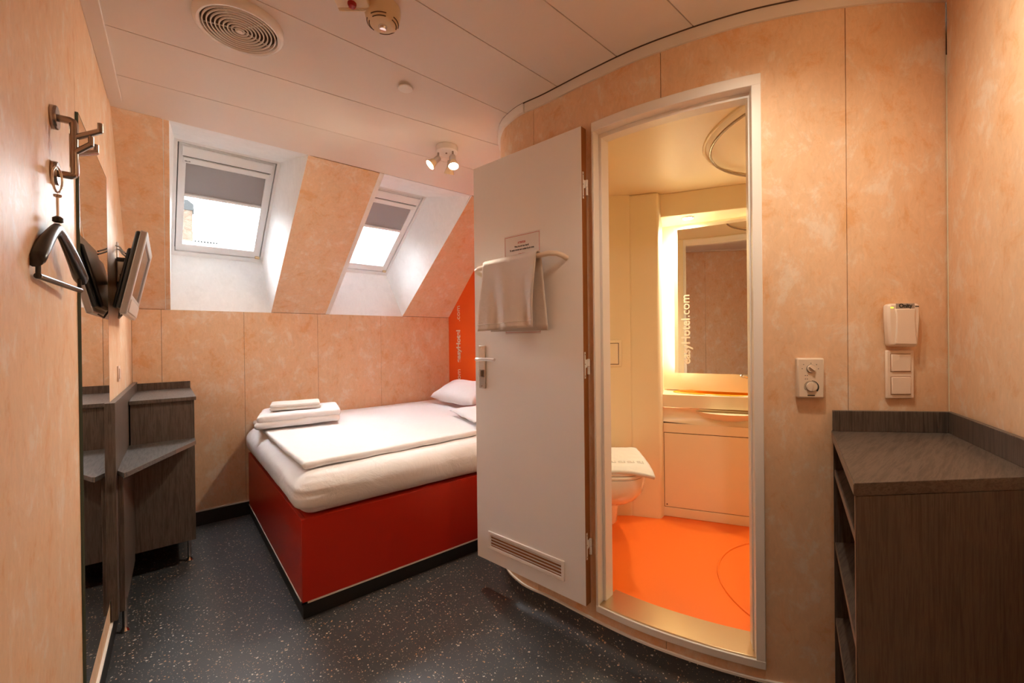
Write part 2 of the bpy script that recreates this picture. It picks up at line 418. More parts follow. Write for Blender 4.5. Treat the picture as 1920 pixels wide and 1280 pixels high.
pod_sweep('shadow_joint', .3, SEND, HC - .0012, HC + .004, -.013, -.002, M_gap, t2)

# right wall, running from the pod corner past the camera
RC = Vector((1.842, .147, 0)); dR = Vector((-.93, -.37, 0)).normalized()
FR = Fr(RC, dR, (0, 0, 1), (-dR.y * -1 * -1, dR.x * -1 * -1, 0))
FR.c = Vector((dR.y, -dR.x, 0))
wr = struct(fbox('wall_right', FR, (-.1, 2.5), (0, HC), (-.12, -.008), M_gap), 'peach laminate wall on the right behind the shelf unit', 'wall')
for a, b in ((.004, 1.1), (1.1, 2.3)): fbox('panel', FR, (a + .001, b - .001), (.0, HC - .001), (-.008, 0), M_peach, wr)

# ---------------------------------------------------------------- skylights
def skylight(idx, O, ex, ev, wd_, ln, o, label):
    W = empty('window_%d' % idx, tuple(O)); struct(W, label, 'skylight')
    F = Fr(O, ex, ev, NS); U, V = wd_, ln
    # lining boards from the opening to the frame
    q = [FS(o['bl'], 0), FS(o['br'], 0), FS(o['tr'], 1), FS(o['tl'], 1)]; r = [F(0, 0), F(U, 0), F(U, V), F(0, V)]
    cen = sum(q + r, Vector((0, 0, 0))) / 8
    for i in range(4):
        j = (i + 1) % 4; p = [q[i], q[j], r[j], r[i]]; n = (p[1] - p[0]).cross(p[2] - p[0]).normalized()
        if n.dot(cen - p[0]) > 0: n = -n
        hexa('lining', p + [v + n * .03 for v in p], M_reveal, W)
    fring('frame', F, (-.03, -.03, U + .03, V + .03), (.016, .03, U - .016, V - .012), (-.004, .075), M_winwhite, W, .003)
    fring('gasket', F, (.010, .012, U - .010, V - .006), (.03, .05, U - .03, V - .03), (.045, .06), M_gasket, W)
    sash = fring('sash', F, (.0205, .0345, U - .0205, V - .017), (.056, .088, U - .062, V - .118), (.004, .044), M_winwhite, W, .004)
    fbox('ventilation_flap', F, (.035, U - .035), (V - .085, V - .025), (-.014, .006), M_winwhite, W, .004)
    fbox('flap_groove', F, (.04, U - .04), (V - .093, V - .087), (-.001, .005), M_gasket, W)
    fbox('pane', F, (.05, U - .055), (.08, V - .11), (.028, .034), M_glass, W)
    fbox('blind_cassette', F, (.042, U - .045), (V - .128, V - .094), (-.012, .006), M_winwhite, W, .003)
    fbox('blind_cloth', F, (.056, U - .062), (V * .575, V - .12), (.016, .018), M_blind, W)
    bb_ = fbox('blind_bar', F, (.054, U - .060), (V * .555, V * .578), (.002, .022), M_winwhite, W, .003)
    text('lettering', 'VELUX', .009, Fr(F(.048, V - .118, -.0126), ex, Vector(ev).normalized(), -NS), M_dot, W, .0002)
    fbox('latch', F, (U - .05, U - .022), (.035, .05), (-.012, .004), M_detect, W, .002)
    return W
EV = Vector((0, -.597, .542)); LV = EV.length; EV /= LV
skylight(1, Vector((.043, 3.575, 1.792)), Vector((1, 0, 0)), Vector((.014, -.597, .542)) / LV, .522, LV, op[0], 'skylight nearer the left wall with its grey blind half down')
skylight(2, Vector((1.001, 3.585, 1.785)), Vector((1, 0, 0)), Vector((.077, -.600, .545)) / LV, .522, LV, op[1], 'skylight over the bed nearer the orange wall with grey blind')

# ---------------------------------------------------------------- bathroom door
D = empty('door_1', (1.287, 1.10, 0)); struct(D, 'white bathroom door standing open in its curved white frame', 'door')
JW = .027
pod_sweep('jamb', DS0, DS0 + JW * .35, DZ0, DZ1, -.012, .075, M_white, D, wd=.002)
pod_sweep('jamb', DS1 - JW, DS1, DZ0, DZ1, -.012, .075, M_white, D, wd=.002)
pod_sweep('door_stop', DS0 + JW * .35, DS0 + JW * .8, DZ0 + .03, DZ1 - .03, .028, .085, M_white, D, wd=.002)
pod_sweep('door_stop', DS1 - JW - .005, DS1 - JW, DZ0 + .03, DZ1 - .03, .028, .075, M_white, D, wd=.002)
pod_sweep('frame_head', DS0, DS1, DZ1 - .036, DZ1, -.0125, .075, M_white, D, wd=.002)
pod_sweep('door_stop', DS0 + .012, DS1 - JW, DZ1 - .052, DZ1 - .036, .028, .075, M_white, D)
pod_sweep('frame_sill', DS0, DS1, DZ0, DZ0 + .026, -.0128, .012, M_white, D, wd=.002)
pod_sweep('threshold', DS0 + .012, DS1 - JW + .004, DZ0 + .018, DZ0 + .031, -.006, .125, M_brass, D, wd=.002)
pod_sweep('step', DS0, DS1, 0.02, DZ0 + .017, .03, .125, M_grp, D)
HX, FX = Vector((1.257, 1.09, 0)), Vector((1.162, 1.687, 0)); dl = (FX - HX).normalized(); nl = Vector((-dl.y, dl.x, 0)); LW = (FX - HX).length
FD = Fr(HX, dl, (0, 0, 1), nl)      # u from hinge to free edge, w out of the visible face
Z0, Z1 = .160, 2.026
leaf = fbox('leaf', FD, (0, LW), (Z0, Z1), (-.036, -.0015), M_edge, D)
fbox('face_sheet', FD, (.0005, LW), (Z0, Z1), (-.0015, 0), M_door, leaf)
fbox('face_sheet', FD, (.0005, LW), (Z0, Z1), (-.0375, -.036), M_door, leaf)
fbox('edge_sheet', FD, (LW, LW + .001), (Z0, Z1), (-.0375, 0), M_door, leaf)
for hz in (1.80, 1.098, .39):       # three hinges on the hinge edge
    h = fpoly('hinge', Fr(HX, Vector((nl.x, nl.y, 0)), (0, 0, 1), -dl), [(-.014, hz - .052), (-.007, hz - .052), (-.007, hz + .052), (-.014, hz + .052), (-.014, hz + .022), (-.027, hz + .022), (-.027, hz - .006), (-.014, hz - .012)], (-.0005, .0016), M_line, D)
    for sz in (-.042, .004, .042): lathe('screw', [(.0, .0017), (.002, .0017), (.002, .0020), (0, .0020)], HX + nl * -.0105 + Vector((0, 0, hz + sz)), -dl, M_dot, h, 10)
    p = HX + nl * -.031 - dl * .004
    tube('knuckle', [p + Vector((0, 0, hz - .036)), p + Vector((0, 0, hz - .006))], .0055, M_line, h); tube('knuckle', [p + Vector((0, 0, hz - .004)), p + Vector((0, 0, hz + .024))], .0055, M_line, h)
# lever handle on long plate
hp = fbox('handle_plate', FD, (.534, .578), (.972, 1.176), (0, .007), M_steel, D, .004)
tube('lever', [FD(.556, 1.112, .005), FD(.556, 1.112, .038), FD(.552, 1.112, .046), FD(.535, 1.112, .048), FD(.47, 1.113, .048), FD(.435, 1.112, .046)], [.008, .008, .008, .0078, .0075, .007], M_steel, hp)
fbox('lock_recess', FD, (.538, .574), (1.026, 1.061), (.0068, .0078), M_hook, hp)
fbox('thumb_turn', FD, (.553, .558), (1.028, 1.059), (.007, .022), M_steel, hp, .002)
for sz in (.984, 1.164): lathe('screw', [(0, 0), (.003, 0), (.003, .001), (0, .001)], FD(.556, sz, .007), nl, M_hook, hp, 10)
# vent grille low on the leaf
vg = fring('vent_frame', FD, (.097, .222, .527, .304), (.112, .236, .512, .290), (0, .007), M_white, D, .002)
fbox('vent_recess', FD, (.112, .512), (.236, .290), (.0002, .001), M_edge, vg)
for k in range(4):
    z = .240 + k * .0135; p = [(z, .0012), (z + .008, .0062), (z + .0093, .0062), (z + .0013, .0012)]
    hexa('slat', [FD(.112, *p[0]), FD(.512, *p[0]), FD(.512, *p[3]), FD(.112, *p[3]), FD(.112, *p[1]), FD(.512, *p[1]), FD(.512, *p[2]), FD(.112, *p[2])], M_white, vg)

# towel rail, towel, notice on the leaf
tr = tube('towel_rail', [FD(.072, 1.524, 0), FD(.075, 1.532, .022), FD(.09, 1.540, .045), FD(.12, 1.543, .058), FD(.16, 1.540, .062), FD(.30, 1.536, .063), FD(.45, 1.530, .062), FD(.515, 1.526, .060), FD(.54, 1.522, .050), FD(.552, 1.516, .03), FD(.556, 1.51, 0)], .0105, M_plate)
tag(tr, 'cream curved towel rail screwed to the open bathroom door', 'towel rail')
def hand_towel():
    vs, fs = [], []; prof = []
    zt = 1.535
    for k in range(12): prof.append((1.238 + (zt - 1.238) * k / 11, .046, 1 - k / 11, -1))
    for k in range(1, 8):
        a = math.pi * k / 8; prof.append((zt + .0155 * math.sin(a), .0615 - .0155 * math.cos(a), 0, 0))
    for k in range(22): prof.append((zt - (zt - 1.244) * k / 21, .077, k / 21, 1))
    nu = 40
    for z, w_, dn, side in prof:
        for i in range(nu + 1):
            f = i / nu
            if side < 0: u0, u1 = .166 + .0 * dn, .47
            else: u0, u1 = .168 + .02 * dn * (side > 0), .468 + .026 * dn
            if side < 0: u0 -= .018 * dn; u1 -= .0
            u = u0 + (u1 - u0) * f
            fold = 0
            if side > 0: fold = dn * (.010 * math.sin((f + dn * .3) * 12) + .005 * math.sin(f * 23 + dn * 3)) + .008 * dn
            if side < 0: fold = -dn * .018 + dn * .003 * math.sin(f * 9)
            zz = z + (.008 * (1 - f) * (1 - dn) - .012 * dn * f + .008) * (side > 0) + (.010 * (1 - f)) * (side == 0)
            vs.append(FD(u, zz, w_ + fold))
    for a in range(len(prof) - 1):
        for i in range(nu): fs.append((a * (nu + 1) + i, a * (nu + 1) + i + 1, (a + 1) * (nu + 1) + i + 1, (a + 1) * (nu + 1) + i))
    o = mesh('hand_towel', vs, fs, M_handtowel, None, True)
    s = o.modifiers.new('thick', 'SOLIDIFY'); s.thickness = .006; s.offset = 0
    # stitched hem along the front lower edge
    hem = [Vector(vs[(len(prof) - 3) * (nu + 1) + i]) + nl * .0045 for i in range(nu + 1)]
    tube('hem', hem, .0016, M_towel, o, 6)
    return o
tag(hand_towel(), 'off-white hand towel folded over the rail on the door', 'towel')
nt = fbox('notice_sheet', FD, (.205, .407), (1.225, 1.664), (.0002, .0008), M_paper); tag(nt, 'laminated notice with red border on the bathroom door', 'notice')
fring('border', FD, (.208, 1.232, .404, 1.658), (.2098, 1.2338, .4022, 1.6562), (.0008, .0011), M_redprint, nt)
for zz, s, sz, m_ in ((1.622, 'ATTENTION', .0125, M_redprint), (1.607, 'Please, keep the door closed!', .0108, M_dot), (1.593, 'The smoke detector can be activated by the steam', .0108, M_dot), (1.570, 'ATTENTION', .0125, M_redprint), (1.555, 'Please keep the door closed', .0108, M_dot), (1.541, 'It may activate the sensitive smoke detector', .0108, M_dot)):
    o, wd_ = text('lettering', s, sz, Fr(FD(.306, zz, .0012), -dl, (0, 0, 1), nl), m_, nt, .0004, .0002, 'CENTER', 0, .62)

# ---------------------------------------------------------------- bathroom interior
FZ = .15; BC = 2.05
V0 = Vector((2.268, 1.372, 0)); vd = Vector((.483, -.876, 0)).normalized(); vn = Vector((-.876, -.483, 0)).normalized()
FV = Fr(V0, vd, (0, 0, 1), vn)       # u along, w toward the door
shell_floor = [(1.36, .95), (1.36, 1.35), (1.39, 1.60), (1.55, 1.80), (1.85, 1.90), (2.6, 1.75), (3.0, 1.4), (3.0, -.2), (2.05, -.2), (1.92, .14), (1.72, .31), (1.62, .45), (1.51, .62)]
shell = [(1.33, .95), (1.34, 1.35), (1.37, 1.62), (1.53, 1.79), (1.73, 1.87), (2.135, 1.485), (2.216, 1.368), (2.9, .9), (2.9, -.2), (2.05, -.2), (1.92, .14), (1.72, .30), (1.60, .45), (1.49, .62)]
fb = struct(prism('floor_bathroom', shell_floor, .02, FZ, M_bathfloor), 'glossy orange-red resin floor inside the bathroom', 'floor')
cb = struct(prism('ceiling_bathroom', shell_floor, BC, BC + .1, M_grp), 'cream moulded ceiling of the bathroom pod', 'ceiling')
def vwall(name, a, b, th, label, z0=0, z1=BC):
    a, b = Vector((*a, 0)), Vector((*b, 0)); d = (b - a).normalized(); n = Vector((-d.y, d.x, 0))
    o = hexa(name, [(*a.xy, z0), (*b.xy, z0), (*(b + n * th).xy, z0), (*(a + n * th).xy, z0), (*a.xy, z1), (*b.xy, z1), (*(b + n * th).xy, z1), (*(a + n * th).xy, z1)], M_grp)
    return struct(o, label, 'wall')
vwall('wall_bathroom_side', (2.135, 1.485), (1.70, 1.897), -.05, 'cream moulded wall behind the toilet')
vwall('wall_bathroom_left', (1.75, 1.875), (1.40, 1.72), -.04, 'cream bathroom wall hidden behind the door jamb')
# pillar strip between toilet wall and washstand niche, softly rounded
pst = struct(bev(prism('wall_bathroom_strip', [(2.135, 1.485), (2.211, 1.366), (2.226, 1.350), (2.275, 1.362), (2.45, 1.46), (2.30, 1.62), (2.15, 1.53)], .02, BC, M_grp), .012, 4), 'cream moulded pillar between toilet and washstand niche', 'wall')
vwall('wall_bathroom_end', (2.95, -.15), (2.95, 1.3), .05, 'cream bathroom wall beyond the shower')
vwall('wall_bathroom_right', (2.0, -.15), (2.95, -.15), -.05, 'cream bathroom wall behind the shower')
vwall('wall_bathroom_corner', (1.84, .22), (2.02, -.16), -.03, 'cream bathroom wall beside the shower')
wbk = struct(fbox('wall_bathroom_back', FV, (-.02, 1.2), (.02, BC), (-.34, -.30), M_grp), 'cream bathroom wall behind the mirror niche', 'wall')
# washstand: moulded front, counter with basin, bulkhead above the niche
WS = empty('washstand', tuple(V0 + Vector((0, 0, FZ)))); tag(WS, 'moulded cream washstand with orange basin set into the counter', 'washstand')
fbox('plinth', FV, (0, .95), (FZ, .205), (-.25, .0), M_grpp, WS, .004)
fbox('body', FV, (0, .95), (.205, .70), (-.25, -.006), M_gap, WS)
fbox('front_frame', FV, (0, .0145), (.205, .70), (-.02, .0), M_grpp, WS); fbox('front_frame', FV, (0, .95), (.646, .70), (-.02, .0), M_grpp, WS, .002)
ap = fbox('access_panel', FV, (.017, .80), (.208, .642), (-.02, -.001), M_grpp, WS, .002)
lathe('panel_screw', [(0, 0), (.004, 0), (.004, .001), (0, .001)], FV(.03, .222, 0), vn, M_gap, ap, 10)
# sunk curved apron below the counter lip
vs, fs = [], []; n = 30
for i in range(n + 1):
    u = .95 * i / n; b = math.sin(min(1, u / .6) * math.pi * .5)
    for z, w_ in ((.70 - .02 * b + .01, .0), (.735 - .02 * b, -.012 - .02 * b), (.77, -.018 - .03 * b), (.795 - .006 * b, .004)): vs.append(FV(u, z, w_))
for i in range(n):
    for j in range(3): fs.append((4 * i + j, 4 * i + j + 1, 4 * i + 5 + j, 4 * i + 4 + j))
mesh('apron', vs, fs, M_grpp, WS, True)
lathe('basin_underside', [(.001, 0), (.10, .006), (.17, .03), (.20, .06)], FV(.36, .715, -.13), (0, 0, 1), M_grpp, WS)
# counter slab with opening for the basin (built as ring) and lip
bc = (.43, -.14); N = 40
def ell(rx, ry, k): a = 2 * math.pi * k / N; return bc[0] + rx * math.cos(a), bc[1] + ry * math.sin(a)
def rect_pt(k):
    a = 2 * math.pi * k / N; c, s = math.cos(a), math.sin(a); t = min((.95 - bc[0]) / c if c > 0 else (0 - bc[0]) / c if c < 0 else 9, (.004 - bc[1]) / s if s > 0 else (-.30 - bc[1]) / s if s < 0 else 9)
    return bc[0] + c * t, bc[1] + s * t
vs, fs = [], []
for k in range(N):
    r, e = rect_pt(k), ell(.345, .115, k)
    for (u, w_), z in ((r, .795), (r, .868), (e, .868), (e, .80)): vs.append(FV(u, z, w_))
for k in range(N):
    j = (k + 1) % N
    for q in range(3): fs.append((4 * k + q, 4 * k + q + 1, 4 * j + q + 1, 4 * j + q))
mesh('counter', vs, fs, M_grpp, WS)
vs, fs = [], []
rows = [(1.06, .870), (1.03, .876), (.99, .872), (.93, .835), (.80, .80), (.55, .775), (.02, .765)]
for f, z in rows:
    for k in range(N): u, w_ = ell(.345 * f, .115 * f, k); vs.append(FV(u, z, w_))
for i in range(len(rows) - 1):
    for k in range(N): fs.append((i * N + k, i * N + (k + 1) % N, (i + 1) * N + (k + 1) % N, (i + 1) * N + k))
mesh('basin', vs, fs, M_basin, WS, True)
fbox('niche_side', FV, (-.012, .004), (.872, 1.95), (-.30, -.004), M_grp, wbk)
fbox('bulkhead', FV, (-.004, .95), (1.915, BC), (-.30, .0), M_grp, wbk, .004)
# mirror in the niche, turned a little toward the door
md = Vector((.352, -.936, 0)).normalized(); mn = Vector((-.936, -.352, 0)).normalized()
FMr = Fr(FV(.078, 0, -.165), md, (0, 0, 1), mn)
fbox('back_splash', FMr, (-.09, .9), (.872, 1.93), (-.085, -.072), M_grp, wbk)
bm_ = fbox('bathroom_mirror', FMr, (.0, .80), (.985, 1.885), (-.004, 0), M_mirror); tag(bm_, 'frameless mirror in the lit niche above the orange basin', 'mirror')
fring('frosted_border', FMr, (.0, .985, .80, 1.885), (.022, .985, .80, 1.868), (0, .0006), M_letter, bm_)
FT = Fr(FMr(.088, 1.04, .0008), (0, 0, 1), -md, mn)
_, tw = text('lettering', 'easyHotel', .070, FT, M_letter, bm_, .0016, .0004)
text('lettering', '.com', .072, Fr(FMr(.088, 1.04 + tw + .006, .0008), (0, 0, 1), -md, mn), M_letter, bm_, 0, .0004)
# vertical tube lamp behind the mirror's edge
tl = empty('niche_tube_lamp', tuple(FMr(.018, 1.0, -.035))); tag(tl, 'upright tube lamp glowing behind the edge of the niche mirror', 'lamp')
tube('lit_tube', [FMr(.016, 1.01, -.038), FMr(.016, 1.86, -.038)], .009, emit('lit_tube_glass', (1, .97, .80), 10), tl, 10)
for z in (1.0, 1.87): tube('tube_cap', [FMr(.016, z - .012, -.038), FMr(.016, z + .012, -.038)], .011, M_white, tl, 10)
# tap
tp = empty('basin_tap', tuple(FV(.62, .87, -.24))); tag(tp, 'chrome lever tap at the back of the orange basin', 'tap')
lathe('body', [(.022, 0), (.022, .01), (.018, .014), (.017, .07), (.012, .08), (0, .082)], FV(.60, .868, -.235), (0, 0, 1), M_chrome, tp, 20)
tube('spout', [FV(.60, .925, -.235), FV(.54, .945, -.21), FV(.455, .975, -.17)], [.014, .013, .012], M_chrome, tp)
lathe('aerator', [(.013, 0), (.013, .014), (.009, .016), (0, .016)], FV(.452, .978, -.17), FV(.44, .958, -.166) - FV(.452, .978, -.17), M_chrome, tp, 16)
tube('lever', [FV(.60, .945, -.235), FV(.62, .965, -.22), FV(.68, .985, -.19)], [.008, .006, .005], M_chrome, tp)
# niche downlights
def downlight(u, w_, label):
    d = empty('niche_downlight', tuple(FV(u, 1.915, w_))); tag(d, label, 'downlight', None, 'downlights in the niche soffit')
    lathe('rim', [(.030, 0), (.036, 0), (.036, .004), (.030, .006)], FV(u, 1.9148, w_), (0, 0, -1), M_chrome, d, 24, True)
    lathe('lit_face', [(0, 0), (.030, 0), (.030, .003), (0, .0035)], FV(u, 1.9148, w_), (0, 0, -1), M_bulb, d, 24)
    L = bpy.data.lights.new('niche_light', 'SPOT'); L.energy = P_BATH; L.color = (1, .92, .66); L.spot_size = R(150); L.spot_blend = .6; L.shadow_soft_size = .025
    lo = bpy.data.objects.new('niche_light', L); C.objects.link(lo); lo.location = FV(u, 1.900, w_); lo.parent = d; lo.matrix_parent_inverse = d.matrix_basis.inverted()
downlight(.16, -.075, 'lit round downlight in the niche soffit nearer the toilet')
downlight(.62, -.075, 'lit round downlight in the niche soffit farther from the toilet')
# shower rail and tray edge
SC = Vector((2.12, .46, 0))
rail = tube('shower_rail', [SC + Vector((.485 * math.cos(R(a)), .485 * math.sin(R(a)), BC - .022)) for a in range(-20, 181, 5)], .0055, M_hook); tag(rail, 'dark curved shower curtain rail under the bathroom ceiling', 'rail')
mesh_r = tube('ceiling_moulding', [SC + Vector((.51 * math.cos(R(a)), .51 * math.sin(R(a)), BC - .002)) for a in range(-20, 176, 5)], .007, M_grp, cb, 8)
tube('tray_edge', [SC + Vector((.47 * math.cos(R(a)), .47 * math.sin(R(a)), FZ + .001)) for a in range(-20, 181, 4)], .0045, M_bathfloor, fb, 8)

# toilet: wall hung
ta = Vector((-.68, -.733, 0)).normalized(); tp_ = Vector((ta.y, -ta.x, 0))     # ta: from wall to nose
TO = Vector((1.945, 1.575, 0)); FT_ = Fr(TO, ta, tp_, (0, 0, 1))
T = empty('toilet', (TO.x, TO.y, FZ)); tag(T, 'white wall-hung toilet seen past the door jamb', 'toilet')
def outline(a, l0, l1, hw):
    """D-shaped plan: straight sides then half ellipse nose"""
    c = math.cos(a); s = math.sin(a)
    mid = l0 + (l1 - l0) * .45
    if c >= 0: return mid + (l1 - mid) * abs(c) ** .9 * (1 if c > 0 else 0), hw * math.copysign(abs(s) ** .75, s)
    return mid - (mid - l0) * abs(c) ** .35, hw * math.copysign(abs(s) ** .28, s)
def dloft(name, rows, m, parent, n=44, cap=True):
    vs, fs = [], []
    for l0, l1, hw, z in rows:
        for k in range(n): u, v = outline(2 * math.pi * k / n, l0, l1, hw); vs.append(FT_(u, v, z))
    for i in range(len(rows) - 1):
        for k in range(n): fs.append((i * n + k, i * n + (k + 1) % n, (i + 1) * n + (k + 1) % n, (i + 1) * n + k))
    if cap: fs += [tuple(range(n)), tuple(range((len(rows) - 1) * n, len(rows) * n))]
    return autosmooth(mesh(name, vs, fs, m, parent), 50)
dloft('bowl', [(-.02, .24, .11, .335), (-.02, .34, .140, .365), (-.02, .43, .165, .41), (-.02, .49, .182, .46), (-.02, .512, .188, .51), (-.02, .515, .19, .545)], M_porc, T)
dloft('trap', [(.02, .17, .06, .185), (.0, .20, .078, .21), (-.02, .215, .085, .28), (-.02, .25, .10, .37)], M_porc, T)
dloft('seat', [(.06, .512, .184, .547), (.055, .516, .186, .555), (.06, .512, .184, .563)], M_porc, T)
dloft('lid', [(.055, .512, .184, .566), (.05, .516, .187, .576), (.07, .50, .175, .588)], M_porc, T)
# folded bath mat on the lid, its front drooping over the nose
def mat_cloth():
    n1, n2 = 30, 30; vs, fs = [], []
    for i in range(n1 + 1):
        for j in range(n2 + 1):
            u = .135 + .385 * i / n1; v = -.178 + .356 * j / n2
            e = ((u - .27) / .262) ** 2 + (v / .19) ** 2 if u > .27 else (v / .2) ** 2
            z = .606 - max(0, e - .80) * .028 + .002 * noise.noise(Vector((u, v, 0)) * 30)
            if u > .47: z -= (u - .47) * .22
            vs.append(FT_(u, v, z))
    for i in range(n1):
        for j in range(n2): a = i * (n2 + 1) + j; fs.append((a, a + 1, a + n2 + 2, a + n2 + 1))
    o = mesh('bath_mat', vs, fs, M_towel, None, True); s = o.modifiers.new('thick', 'SOLIDIFY'); s.thickness = .014; s.offset = -1
    # woven key pattern as raised ribs
    for k in range(7):
        v0 = -.15 + k * .044; u0 = .40
        pts = [(u0, v0), (u0 + .028, v0), (u0 + .028, v0 + .03), (u0 + .010, v0 + .03), (u0 + .010, v0 + .014), (u0 + .018, v0 + .014)]
        tube('key_rib', [FT_(u, v, .6075 - max(0, ((u - .27) / .262) ** 2 + (v / .19) ** 2 - .80) * .028) for u, v in pts], .0014, M_towel, o, 5)
    return o
tag(mat_cloth(), 'white folded bath mat with woven key pattern on the toilet lid', 'bath mat')
FW = Fr((2.135, 1.485, 0), Vector((-.726, .688, 0)), (0, 0, 1), (-.688, -.726, 0))
fp = fbox('flush_plate', FW, (.055, .25), (1.035, 1.19), (0, .010), M_grpp, None, .004); tag(fp, 'cream flush plate on the wall above the toilet', 'flush plate')
fring('button_gap', FW, (.071, 1.048, .154, 1.176), (.0745, 1.0515, .1505, 1.1725), (.0095, .0106), M_gap, fp); fbox('push_button', FW, (.075, .15), (1.052, 1.172), (.010, .014), M_grpp, fp, .003)

# ---------------------------------------------------------------- bed
B = empty('bed_base', (1.27, 2.72, 0)); tag(B, 'red lacquered box bed base with black plinth', 'bed')
BX0, BX1, BY0, BY1 = .450, XR - .002, 1.988, YB - .002
box('plinth', (BX0 + .004, BY0 + .004, 0), (BX1, BY1, .068), M_black, B)
box('cap_strip', (BX0 - .002, BY0 - .002, .066), (BX1, BY0 + .02, .073), M_line, B); box('cap_strip', (BX0 - .002, BY0 - .002, .066), (BX0 + .02, BY1, .073), M_line, B)
box('front_panel', (BX0, BY0, .073), (BX1, BY0 + .018, .432), M_red, B, .0015); box('foot_panel', (BX0, BY0 + .019, .073), (BX0 + .018, BY1, .432), M_red, B, .0015)
box('deck', (BX0 + .02, BY0 + .02, .39), (BX1, BY1, .430), M_red, B)
def mfn(q, p):
    q = q.copy(); t = q.z / .093            # the fitted sheet is tucked in: bulge at mid height
    k = .022 * (1 - t * t); hx_, hy_ = .795, .715
    if q.x < -.6: q.x -= k
    if q.y < -.6: q.y -= k
    cx, cy = max(0, -.55 - q.x) / .25, max(0, -.5 - q.y) / .22
    if t < 0: q.z -= .0 * t
    if t > .3: q.z += .002 * noise.noise(Vector((q.x * 3, q.y * 3, 1)))
    c = min(1, cx) * min(1, cy)
    q += Vector((1, 1, 0)) * .012 * c * noise.noise(Vector((q.z * 40, q.x * 8, 3)))
    return q
mt = soft('mattress', (1.257, 2.718, .527), (.808, .733, .093), M_sheet, r=.07, seg=(60, 60, 24), amp=.003, freq=4, fn=mfn); tag(mt, 'thick mattress in a white fitted sheet on the red base', 'mattress')
def dfn(q, p):
    q = q.copy(); q.z += .004 * noise.noise(Vector((q.x * 2.4 + 3, q.y * 2.4, .3))) + .002 * noise.noise(Vector((q.x * 9, q.y * 9, 2)))
    e = max(0, abs(q.x) / .77 - .93) + max(0, (-q.y) / .70 - .93); q.z -= e * .03
    kk = max(0, min(1, (-.1 - q.y) / .6)); q.y += kk * (.07 * (q.x + .77) / 1.54 + .008 * noise.noise(Vector((q.x * 6, 0, 4))))
    return q
dv = soft('duvet', (1.272, 2.765, .6430), (.795, .70, .016), M_sheet, r=.014, seg=(70, 60, 6), amp=.003, freq=8, fn=dfn); tag(dv, 'white duvet spread flat over the mattress', 'duvet')
def blanket():
    b = empty('folded_blanket', (.70, 3.12, .65)); tag(b, 'white folded blanket at the foot of the bed by the wall', 'blanket')
    def f1(q, p):
        q = q.copy(); q.z += .006 * noise.noise(Vector((q.x * 6, q.y * 6, 1))) + (.008 * q.x / .25); q.y += .03 * q.x / .25 * 0; return q
    soft('lower_fold', (.70, 3.12, .694), (.245, .195, .021), M_sheet, b, .021, (30, 24, 8), .003, 9, R(-13), f1)
    soft('upper_fold', (.71, 3.12, .730), (.242, .188, .024), M_sheet, b, .024, (30, 24, 8), .004, 8, R(-13), f1)
blanket()
ft = empty('folded_towel', (.68, 3.15, .728)); tag(ft, 'small white folded towel lying on the folded blanket', 'towel')
soft('lower_fold', (.685, 3.14, .770), (.150, .10, .010), M_towel, ft, .010, (24, 18, 6), .002, 14, R(-13)); soft('upper_fold', (.685, 3.142, .789), (.147, .097, .010), M_towel, ft, .010, (24, 18, 6), .002, 13, R(-13))
def pillow(name, F, a, b, th, label, group=None):
    n = 26; vs, fs = [], []
    for sgn in (1, -1):
        k0 = len(vs)
        for i in range(n + 1):
            for j in range(n + 1):
                u, v = -1 + 2 * i / n, -1 + 2 * j / n
                t = th * max(0, (1 - abs(u) ** 3.2)) ** .55 * max(0, (1 - abs(v) ** 3.2)) ** .55
                pin = 1 - .07 * (1 - abs(u) ** 2) * abs(v) ** 6; pin2 = 1 - .07 * (1 - abs(v) ** 2) * abs(u) ** 6
                t *= 1 + .12 * noise.noise(Vector((u * 2.2, v * 2.2, sgn + a)))
                vs.append(F(u * a * pin2, v * b * pin, sgn * t + .008 * noise.noise(Vector((u * 2, v * 2, 5)))))
        for i in range(n):
            for j in range(n): q = k0 + i * (n + 1) + j; fs.append((q, q + 1, q + n + 2, q + n + 1))
    o = mesh(name, vs, fs, M_sheet, None, True, weld=True); return tag(o, label, 'pillow', None, group)
lean = R(20)
pillow('pillow', Fr((1.905, 2.96, .775), (0, 1, 0), (math.cos(lean) * .78, 0, math.sin(lean)), Vector((0, 1, 0)).cross(Vector((math.cos(lean), 0, math.sin(lean)))) * -1), .33, .175, .062, 'white pillow propped against the orange head wall')
pillow('pillow', Fr((1.80, 2.30, .708), (.25, .968, 0), (.968, -.25, .03), (0, 0, 1)), .26, .30, .040, 'flat white pillow corner showing beside the open door edge')

# ---------------------------------------------------------------- left wall things
wm = fbox('wall_mirror', FL, (1.703, 2.300), (.215, 1.855), (.0015, .007), M_mirror); tag(wm, 'tall frameless mirror fixed to the left wall', 'mirror')
fring('polished_edge', FL, (1.700, .212, 2.303, 1.858), (1.703, .215, 2.300, 1.855), (.0005, .0072), mat('green_glass_edge', (.05, .09, .075), .1), wm)
